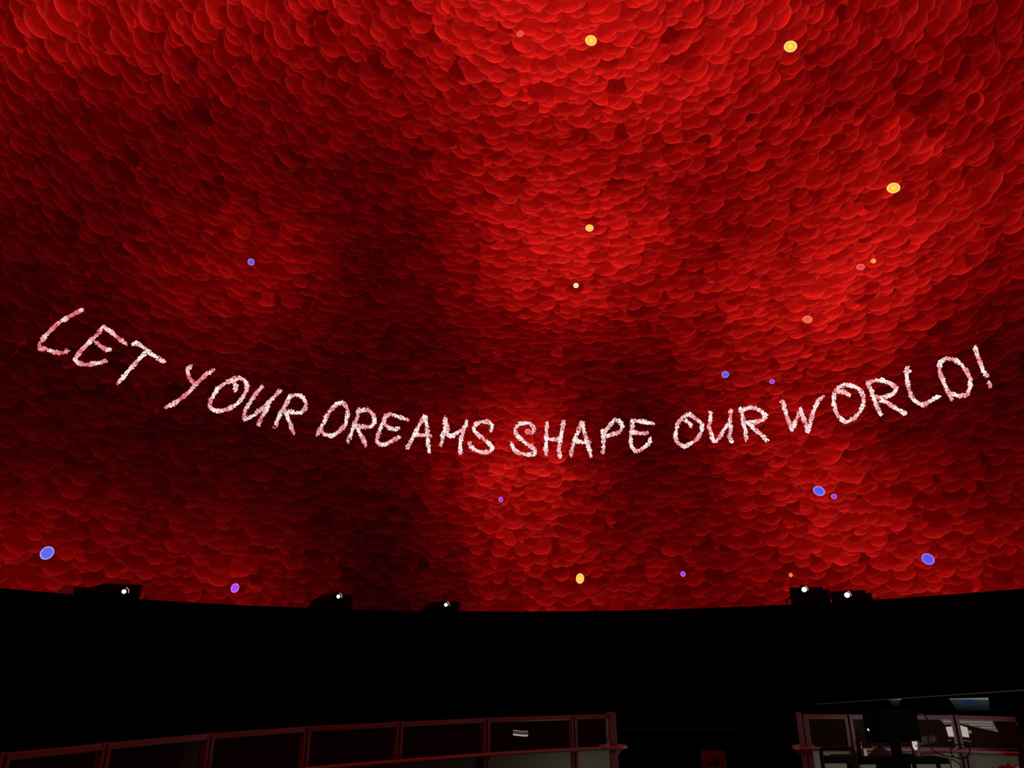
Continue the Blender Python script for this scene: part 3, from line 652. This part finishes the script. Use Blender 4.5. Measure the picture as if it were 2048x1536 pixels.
kb = [cpp(1876, 1434.5), cpp(1981, 1434.5), cpp(1997, 1464.5), cpp(1920, 1447), cpp(1890, 1449.5)]
ko = empty('keyboard_reflection', kb[0]); tag(ko, 'grey keys with pale caps reflected in the glass behind the post', 'keyboard_reflection')  # reflection in the glass, built as a glowing solid
b = B(); b.prism([p-kb[0]+NC*.004 for p in kb][::-1], -NC*.008); b.done('key_plate', mat('reflected_plate', (.2, .22, .21), .5, emit=(.6, .68, .66), es=.07, noise=.25), ko)
M_key = mat('reflected_keys', (.5, .52, .5), .5, emit=(.8, .85, .83), es=.4); kk = []
for row in range(6):
    for c_ in range(30):
        s = (c_+.5)/30; xx = 1879+s*118; top_ = 1434.5+.0*s; yb = (1449.5-(xx-1890)*.083 if xx < 1920 else 1447+(xx-1920)*.227)
        yy = top_+row*5.2+3+(c_*.10)
        if yy > yb-1.6 or xx > 1978+(yy-1434)*.5 or xx < 1878+(yy-1434)*.9: continue
        kk.append((xx, yy))
for xx, yy in kk:
    b = B(); p = cpp(xx, yy, .005)-kb[0]; b.box((-.0052, -.0045, 0), (.0052, .0045, .005), .001, Matrix.Translation(p) @ Matrix.Rotation(.93, 4, 'X')); b.done('key', M_key, ko)
tb = [cpp(1891, 1455), cpp(1921, 1452), cpp(1934, 1456), cpp(1938, 1475.5), cpp(1924, 1474), cpp(1897, 1474)]
to = empty('screen_reflection', tb[3]); tag(to, 'bright white screen reflected in the glass, crossed by a railing post', 'screen_reflection')  # a screen's reflection, built as a glowing sheet
b = B(); b.prism([p-tb[3]+NC*.010 for p in tb][::-1], -NC*.004); b.done('screen', mat('mirrored_screen', (.3, .3, .29), .4, emit=lin((190, 186, 176)), es=.85, noise=.1), to)
b = B(); c = sum((p-tb[3] for p in tb), Vector())/6; b.prism([c+((p-tb[3])-c)*1.06+NC*.0045 for p in tb][::-1], -NC*.01); b.done('casing', M_black, to)
nb = [cpp(1934, 1459), cpp(1942, 1461.5), cpp(1943.5, 1467), cpp(1935.5, 1466)]
no = link('reflection_stub', None); 
bpy.data.objects.remove(no)
b = B(); b.prism([p+NC*.002 for p in nb][::-1], -NC*.003)  # stub of the same screen reflection, also glowing
tag(b.done('reflection_stub', mat('stub_glow', (.4, .4, .38), .7, emit=(.6, .6, .57), es=.2)), 'small grey stub beside the bright screen reflected in the glass', 'paper')
# glowing dashes for the reflected text lines under the bright patch
b = B()
for x, y, l in ((1897, 1481, 2.2), (1900.5, 1480.6, 3), (1931, 1481.2, 5), (1936.5, 1482.5, 3), (1941, 1483.4, 1.8)):
    p = cpp(x, y, .002); b.box((-l/2*.0066, -.003, 0), (l/2*.0066, .003, .003), 0, Matrix.Translation(p) @ Matrix.Rotation(.93, 4, 'X'))
for v in b.bm.verts: v.co -= con.location
b.done('reflected_text', mat('text_glow', (.5, .5, .5), .5, emit=(.7, .7, .66), es=.2), con)

# ---------------------------------------------------------------- desk with the monitor, bottle, cup and cables
DZ = PLAT+.76
TL, TR = at_z(1695, 1517, DZ), at_z(1902, 1517, DZ)
dk = empty('desk', (TL.x, TL.y, PLAT)); tag(dk, 'black desk in front of the right railing carrying the monitor', 'desk')
wdk = TR.x-TL.x; dz = DZ-PLAT
b = B(); b.box((0, -.02, dz-.055), (wdk, .45, dz), .006); b.done('desktop', M_void, dk)
for x in (.08, .18):
    b = B(); b.box((x-.03, .0 if x < .1 else .36, 0), (x+.03, .06 if x < .1 else .42, dz-.056), .004); b.done('leg', M_void, dk)
b = B(); b.box((.46, .03, 0), (wdk-.38, .42, dz-.056), .006); b.done('drawer_unit', M_void, dk)
for x in (wdk-.3, wdk-.05):
    b = B(); b.box((x-.012, .1, 0), (x+.012, .15, dz-.056), .003); b.done('leg', M_void, dk)
DY = TL.y
# monitor: its back to the camera, its lit face to the railing
c0 = at_d(1784, 1451, DY+.22); k = (c0-EYE).dot(fw)/F
mo = empty('monitor', (c0.x, c0.y, DZ)); tag(mo, 'large black monitor seen from behind on the desk', 'monitor')
mz = c0.z-DZ; hw, hh = 54*k, 30.5*k
b = B(); b.box((-hw, 0, mz-hh), (hw, .03, mz+hh), .006); b.box((-hw*.55, -.03, mz-hh*.6), (hw*.55, .005, mz+hh*.5), .01); b.done('casing', M_void, mo)
b = B(); b.box((-hw+.015, .028, mz-hh+.02), (hw-.015, .032, mz+hh-.015)); b.done('screen', emis('monitor_screen', (.95, .92, .9), 1.0), mo)
b = B(); b.box((-.05, -.02, .01), (.05, .02, mz-hh*.3), .006); b.box((-.16, -.11, .001), (.16, .12, .016), .006); b.done('stand', M_void, mo)
q = at_d(1736.5, 1459.5, DY+.22-.012)
b = B(); b.lathe([(.0055, -.004), (.0075, 0), (.0055, .004)], 12, (0, 0, 0), 'Y')
for v in b.bm.verts: v.co.z *= 1.7; v.co.x += v.co.z*-.3
o = b.done('bezel_glint', emis('bezel_glint_glow', (1, 1, 1), 1.5), mo, True); o.location = q-Vector(mo.location)  # glowing dot for the light reflected on the bezel
# bottle
q = at_d(1722, 1511, DY+.12); bo = empty('bottle', (q.x, q.y, DZ)); tag(bo, 'dark ribbed plastic bottle standing left of the monitor', 'bottle')
M_bot = mat('dark_clear_plastic', (.03, .012, .012), .12, spec=.9)
prof = [(.03, 0), (.034, .006)]
for i in range(7): prof += [(.034, .02+i*.016), (.031, .028+i*.016)]
prof += [(.034, .14), (.032, .165), (.018, .205), (.014, .215), (.014, .228)]
b = B(); b.lathe(prof, 22); b.done('body', M_bot, bo, True)
b = B(); b.lathe([(.016, .226), (.016, .248), (.013, .252)], 18); b.done('cap', M_black, bo, True)
b = B(); b.lathe([(.0345, .03), (.0345, .075)], 22); b.done('label_band', mat('bottle_label', (.05, .03, .03), .5), bo, True)
# small white card
q = at_d(1731, 1509, DY+.10); cdo = empty('card_stand', (q.x, q.y, DZ)); tag(cdo, 'small white card standing beside the dark bottle', 'card')
b = B(); R_ = Matrix.Rotation(-.12, 4, 'Y'); b.box((-.024, 0, .012), (.024, .004, .078), .001, R_); b.done('card', mat('white_card', (.7, .66, .66), .6, emit=(.8, .74, .74), es=.14), cdo)  # card glows slightly in place of light falling on it
b = B(); b.box((-.03, -.01, .0005), (.03, .02, .012), .002); b.done('foot', M_black, cdo)
# clear cup, its bright reflections put on as glowing patches
q = at_d(1833.5, 1511, DY+.10); cu = empty('plastic_cup', (q.x, q.y, DZ)); tag(cu, 'clear cup with bright white reflections, right of the monitor stand', 'cup')
b = B(); b.lathe([(.034, 0), (.036, .004), (.047, .15), (.046, .155), (.043, .15), (.033, .01)], 24); b.done('body', mat('clear_cup', (.22, .17, .17), .08, spec=1, noise=.4), cu, True)
b = B(); b.lathe([(.0455, .152), (.049, .154), (.047, .162), (.02, .168)], 24); b.done('lid', mat('cup_lid', (.03, .035, .03), .3), cu, True)
b = B()
for (a0_, a1_, z0_, z1_) in ((-2.5, -1.95, .085, .15), (-2.35, -1.75, .07, .10), (-1.9, -1.5, .12, .15)):
    P = []
    for a_ in np.linspace(a0_, a1_, 4): P.append(a_)
    for i in range(3):
        r0 = .040+.003*(z0_/.15)+.0045; r1 = .0485
        vs_ = [Vector((r0*math.cos(P[i]), r0*math.sin(P[i]), z0_)), Vector((r0*math.cos(P[i+1]), r0*math.sin(P[i+1]), z0_)), Vector((r1*math.cos(P[i+1]), r1*math.sin(P[i+1]), z1_)), Vector((r1*math.cos(P[i]), r1*math.sin(P[i]), z1_))]
        b.prism(vs_, Vector((0, -.0015, 0)))
b.done('reflection_patch', mat('white_reflection', (.85, .85, .82), .5, emit=(.9, .9, .88), es=.45), cu)
# dark papers and low clutter
q = at_d(1758, 1513, DY+.1)
b = B(); b.prism([Vector((-.09, 0, 0)), Vector((.15, 0, 0)), Vector((.13, 0, .035)), Vector((.05, 0, .10)), Vector((-.02, 0, .07))], Vector((0, .06, 0)))
o = b.done('bag', mat('dark_red_cloth', (.035, .006, .008), .8, noise=.3)); o.location = (q.x, q.y, DZ+.001); tag(o, 'small dark red pouch on the desk left of the monitor stand', 'bag')
q = at_d(1865, 1511, DY+.22)
b = B()
for i in range(4): b.box((-.13+.01*i, -.02, .001+i*.005), (.15-.012*i, .12, .005+i*.005), .0005, Matrix.Rotation(.03*(i-1), 4, 'Z'))
o = b.done('papers', mat('crumpled_foil', (.35, .3, .3), .25, metal=.6, noise=.4)); o.location = (q.x, q.y, DZ); tag(o, 'thin stack of shiny papers on the desk right of the cup', 'papers')
# cables
M_cable = mat('black_cable', (.004, .003, .003), .5, spec=.2)
def cable(pts, d, label, r=.006, closed=False):
    P = [at_d(x, y, d+(e[0] if e else 0)) for x, y, *e in pts]; sm = []
    n = len(P)
    for i in range(n if closed else n-1):
        p0, p1, p2, p3 = (P[(i-1) % n] if (i or closed) else P[0]), P[i], P[(i+1) % n], (P[(i+2) % n] if (i+2 < n or closed) else P[-1])
        for j in range(5):
            t = j/5; sm.append(.5*((2*p1)+(p2-p0)*t+(2*p0-5*p1+4*p2-p3)*t*t+(3*p1-p0-3*p2+p3)*t*t*t))
    if not closed: sm.append(P[-1])
    b = B(); b.tube(sm, r, 8, closed); o = b.done('cable', M_cable, None, True); tag(o, label, 'cable'); return o
loop = [(1920.5+19.3*math.cos(t), 1503+14*math.sin(t), .02*math.sin(t/2)) for t in np.linspace(math.pi*.72, math.pi*2.72, 17)]
cable([(1838, 1424, .1), (1848, 1430, .1), (1856, 1441), (1859, 1452), (1856.5, 1466), (1857, 1482), (1862.5, 1496), (1874, 1506), (1886, 1511)]+loop, DY+.2, 'thin black cable hanging from the monitor and coiled in a loop over the post', .0065)
cable([(1903, 1518), (1909, 1521), (1916, 1526), (1922, 1533), (1927, 1545), (1931, 1600)], DY+.1, 'black cable sloping down from the loop to the right under the desk end')
cable([(1902, 1517), (1901, 1526), (1902.5, 1540), (1904, 1600)], DY+.12, 'black cable dropping straight down from the loop at the desk end')
cable([(1934, 1514), (1936.5, 1524), (1937.5, 1536), (1938, 1600)], DY+.2, 'black cable hanging down right of the double post')

# chair left of the desk
q = at_d(1674, 1497, DY-.1); ch = empty('chair', (q.x, q.y, PLAT)); tag(ch, 'black slotted-back chair left of the desk, in front of the end post', 'chair')
k = (q-EYE).dot(fw)/F; zt = q.z-PLAT; w2 = 33*k
def rrect(cz, w, h, r, n=6):
    P = []
    for cx_, cz_, a in ((w-r, cz+h-r, 0), (-w+r, cz+h-r, 90), (-w+r, cz-h+r, 180), (w-r, cz-h+r, 270)):
        for i in range(n): t = math.radians(a+90*i/(n-1)); P.append(Vector((cx_+r*math.cos(t), 0, cz_+r*math.sin(t))))
    return P
b = B(); b.tube(rrect(zt-.19, w2, .19, .035), .02, 8, True); b.done('back_frame', M_black, ch, True)
b = B(); b.box((-w2+.01, -.012, zt-.125), (w2-.01, .012, zt-.055)); 
for v in b.bm.verts: v.co.z -= .01
b.done('back_slat', M_black, ch)
b = B(); b.box((-w2, -.44, zt-.42), (w2, .0, zt-.38), .012); b.done('seat', M_black, ch)
for sx_ in (-1, 1):
    for yy in (-.42, 0):
        b = B(); b.tube([(sx_*(w2-.02), yy, zt-.40), (sx_*(w2-.005), yy+(.03 if yy == 0 else -.02), 0)], .014, 8); b.done('leg', M_black, ch, True)

# ---------------------------------------------------------------- person seated at the right edge, in a dark red top
DPp = DY-.15
hp = at_d(2054, 1444, DPp); k = (hp-EYE).dot(fw)/F
hx, hy, hz = hp.x, hp.y, hp.z
pr = empty('person', (hx+.03, hy, PLAT), math.radians(-68)); tag(pr, 'person in a dark red top seated at the right edge, seen from behind', 'person')
def skin(name, verts, edges, radii, m, parent, sub=2):
    me = bpy.data.meshes.new(name); me.from_pydata(verts, edges, []); o = link(name, me, m, parent)
    sm = o.modifiers.new('skin', 'SKIN'); sm.use_smooth_shade = True
    for v, r in zip(me.skin_vertices[0].data, radii): v.radius = (r if isinstance(r, tuple) else (r, r))
    me.skin_vertices[0].data[0].use_root = True
    s2 = o.modifiers.new('sub', 'SUBSURF'); s2.levels = sub; s2.render_levels = sub
    dg = bpy.context.evaluated_depsgraph_get(); dg.update()
    nm = bpy.data.meshes.new_from_object(o.evaluated_get(dg)); o.modifiers.clear(); o.data = nm
    if not nm.materials: nm.materials.append(m)
    nm.shade_smooth(); return o
hz_ = hz-PLAT; pv = hz_-.72              # pelvis height
M_top = mat('dark_red_top', (.028, .004, .005), .9, spec=.1, noise=.2); M_skin = mat('skin', (.32, .17, .12), .55); M_hair = mat('dark_hair', (.002, .0015, .001), .9, spec=.05, noise=.3)
# facing local -x (towards the desk)
Vb = [(.05, 0, pv), (.04, 0, pv+.16), (.03, 0, pv+.36), (.02, 0, pv+.50), (0, 0, pv+.60), (-.01, 0, hz_-.03),
      (.02, -.17, pv+.49), (.0, -.22, pv+.26), (-.16, -.20, pv+.16), (-.24, -.18, pv+.16),
      (.02, .17, pv+.49), (.0, .22, pv+.26), (-.16, .20, pv+.16), (-.24, .18, pv+.16),
      (.0, -.10, pv-.02), (-.40, -.11, pv+.0), (-.40, -.11, pv-.40), (-.50, -.11, pv-.44),
      (.0, .10, pv-.02), (-.40, .11, pv+.0), (-.40, .11, pv-.40), (-.50, .11, pv-.44)]
Eb = [(0, 1), (1, 2), (2, 3), (3, 4), (4, 5), (3, 6), (6, 7), (7, 8), (8, 9), (3, 10), (10, 11), (11, 12), (12, 13), (0, 14), (14, 15), (15, 16), (16, 17), (0, 18), (18, 19), (19, 20), (20, 21)]
Rb = [(.15, .12), (.12, .14), (.12, .16), (.10, .13), .055, .07, .065, .05, .038, .028, .065, .05, .038, .028, .09, .07, .05, .04, .09, .07, .05, .04]
skin('body', Vb, Eb, [(tuple(q*.72 for q in r) if isinstance(r, tuple) else r*.72) if i in (0, 1, 2, 3, 6, 7, 10, 11, 14, 15, 16, 18, 19, 20) else r for i, r in enumerate(Rb)], M_skin, pr)
top_ = skin('top', [tuple(Vb[i]) for i in (0, 1, 2, 3, 6, 7, 8, 10, 11, 12)], [(0, 1), (1, 2), (2, 3), (3, 4), (4, 5), (5, 6), (3, 7), (7, 8), (8, 9)], [(.165, .135), (.135, .155), (.135, .175), (.115, .145), .08, .065, .05, .08, .065, .05], M_top, pr)
skin('trousers', [tuple(Vb[i]) for i in (0, 14, 15, 16, 18, 19, 20)], [(0, 1), (1, 2), (2, 3), (0, 4), (4, 5), (5, 6)], [(.16, .13), .10, .085, .06, .10, .085, .06], M_black, pr)
bm = bmesh.new(); bmesh.ops.create_uvsphere(bm, u_segments=24, v_segments=18, radius=1)
for v in bm.verts:
    x, y, z = v.co; v.co = (x*.098-(.012 if z < -.2 and x < 0 else 0), y*.078*(1-.18*max(0, -z)), z*.125)
    if x < -.93 and abs(y) < .3 and -.35 < z < .1: v.co.x -= .022*(1-abs(y)/.3)       # nose
    if x < -.8 and .12 < abs(y) < .5 and .0 < z < .25: v.co.x += .008                 # eye sockets
me = bpy.data.meshes.new('head'); bm.to_mesh(me); bm.free(); me.shade_smooth(); hd = link('head', me, M_skin, pr); hd.location = (-.03, 0, hz_+.02)
bm = bmesh.new(); bmesh.ops.create_uvsphere(bm, u_segments=24, v_segments=16, radius=1)
for v in list(bm.verts):
    x, y, z = v.co; v.co = (x*.115+.012, y*.100, z*.145+.0)
bmesh.ops.delete(bm, geom=[v for v in bm.verts if v.co.x < -.085 and v.co.z < .04], context='VERTS')
me = bpy.data.meshes.new('hair'); bm.to_mesh(me); bm.free(); me.shade_smooth(); link('hair', me, M_hair, hd)
for s in (-1, 1):
    b = B(); b.lathe([(.006, -.01), (.012, 0), (.006, .01)], 10); o = b.done('eye', M_black, hd, True); o.location = (-.086, s*.032, .01); o.scale = (.6, 1, .5)
    b = B(); b.lathe([(.012, -.008), (.022, 0), (.012, .008)], 12, (0, 0, 0), 'Y'); o = b.done('ear', M_skin, hd, True); o.location = (.0, s*.076, 0); o.scale = (.7, 1, 1.3)
b = B(); b.box((-.006, -.022, -.004), (.004, .022, .004), .002); o = b.done('mouth', mat('lips', (.2, .06, .05), .5), hd); o.location = (-.092, 0, -.062)
for s in (-1, 1):                        # hands on the knees: palm and five fingers
    w = Vector((-.24, s*.18, pv+.16))
    Vh = [tuple(w), tuple(w+Vector((-.05, 0, -.01)))]; Eh = [(0, 1)]; Rh = [.026, (.034, .018)]
    for i, (dy, ln) in enumerate(((-.03, .065), (-.011, .078), (.009, .072), (.027, .056))):
        a = len(Vh); Vh += [tuple(w+Vector((-.08, dy, -.012))), tuple(w+Vector((-.08-ln*.55, dy*1.1, -.02))), tuple(w+Vector((-.08-ln, dy*1.15, -.045)))]
        Eh += [(1, a), (a, a+1), (a+1, a+2)]; Rh += [.010, .009, .007]
    a = len(Vh); Vh += [tuple(w+Vector((-.03, -s*.036, -.01))), tuple(w+Vector((-.065, -s*.058, -.025)))]; Eh += [(0, a), (a, a+1)]; Rh += [.012, .009]
    skin('hand', Vh, Eh, Rh, M_skin, pr, 1)
# office chair under the person, red cloth over its edge, and a black case in front
oc = empty('office_chair', (hx-.03, hy-.02, PLAT), math.radians(-86)); zb_ = at_d(2040, 1507, DPp-.28).z-PLAT; tag(oc, 'black office chair carrying the person at the right edge', 'chair')
b = B(); b.box((-.26, -.24, pv-.20), (.22, .24, pv-.12), .03); b.done('seat', M_black, oc)
b = B(); b.box((.22, -.25, pv-.02), (.28, .25, zb_), .02); b.done('backrest', M_black, oc)
b = B(); b.tube([(0, 0, .09), (0, 0, pv-.2)], .03, 12); b.done('column', M_black, oc, True)
for i in range(5):
    a = i*2*math.pi/5+.3; b = B(); b.tube([(0, 0, .10), (.27*math.cos(a), .27*math.sin(a), .065)], [.025, .018], 8); lg = b.done('leg', M_black, oc, True)
    b = B(); b.lathe([(.028, -.015), (.03, 0), (.028, .015)], 12, (.27*math.cos(a), .27*math.sin(a), .031), 'Y'); b.done('caster', M_black, lg, True)
q = at_d(2006, 1532, DPp-.3); zt = q.z-PLAT
b = B(); n = 10
V = []; Fc = []
bm = b.bm; grid = [[None]*n for _ in range(n)]
for i in range(n):
    for j in range(n):
        x = -.09+.20*i/(n-1); y = -.08+.2*j/(n-1); z = zt-.05+.05*(i/(n-1))+.014*math.sin(i*1.7+j*.6)+.01*math.sin(j*1.9)
        grid[i][j] = bm.verts.new((x, y, z))
fs = [bm.faces.new((grid[i][j], grid[i+1][j], grid[i+1][j+1], grid[i][j+1])) for i in range(n-1) for j in range(n-1)]
r_ = bmesh.ops.extrude_face_region(bm, geom=fs)
for v in r_['geom']:
    if isinstance(v, bmesh.types.BMVert): v.co.z -= .03
rc = empty('folded_cloth', (q.x, q.y, PLAT)); tag(rc, 'crumpled bright red cloth on a stool at the bottom edge, left of the office chair', 'cloth')
b.done('cloth', mat('red_cloth', (.22, .03, .03), .8, noise=.2), rc, True)
st_ = empty('stool', (q.x, q.y, PLAT)); tag(st_, 'low black stool below the frame under the red cloth', 'stool')
b = B(); b.lathe([(.15, zt-.16), (.16, zt-.15), (.16, zt-.11), (.15, zt-.105)], 24); b.done('seat', M_black, st_, True)
for i in range(3):
    a = i*2.094+.4; b = B(); b.tube([(.1*math.cos(a), .1*math.sin(a), zt-.16), (.16*math.cos(a), .16*math.sin(a), 0)], .014, 8); b.done('leg', M_black, st_, True)
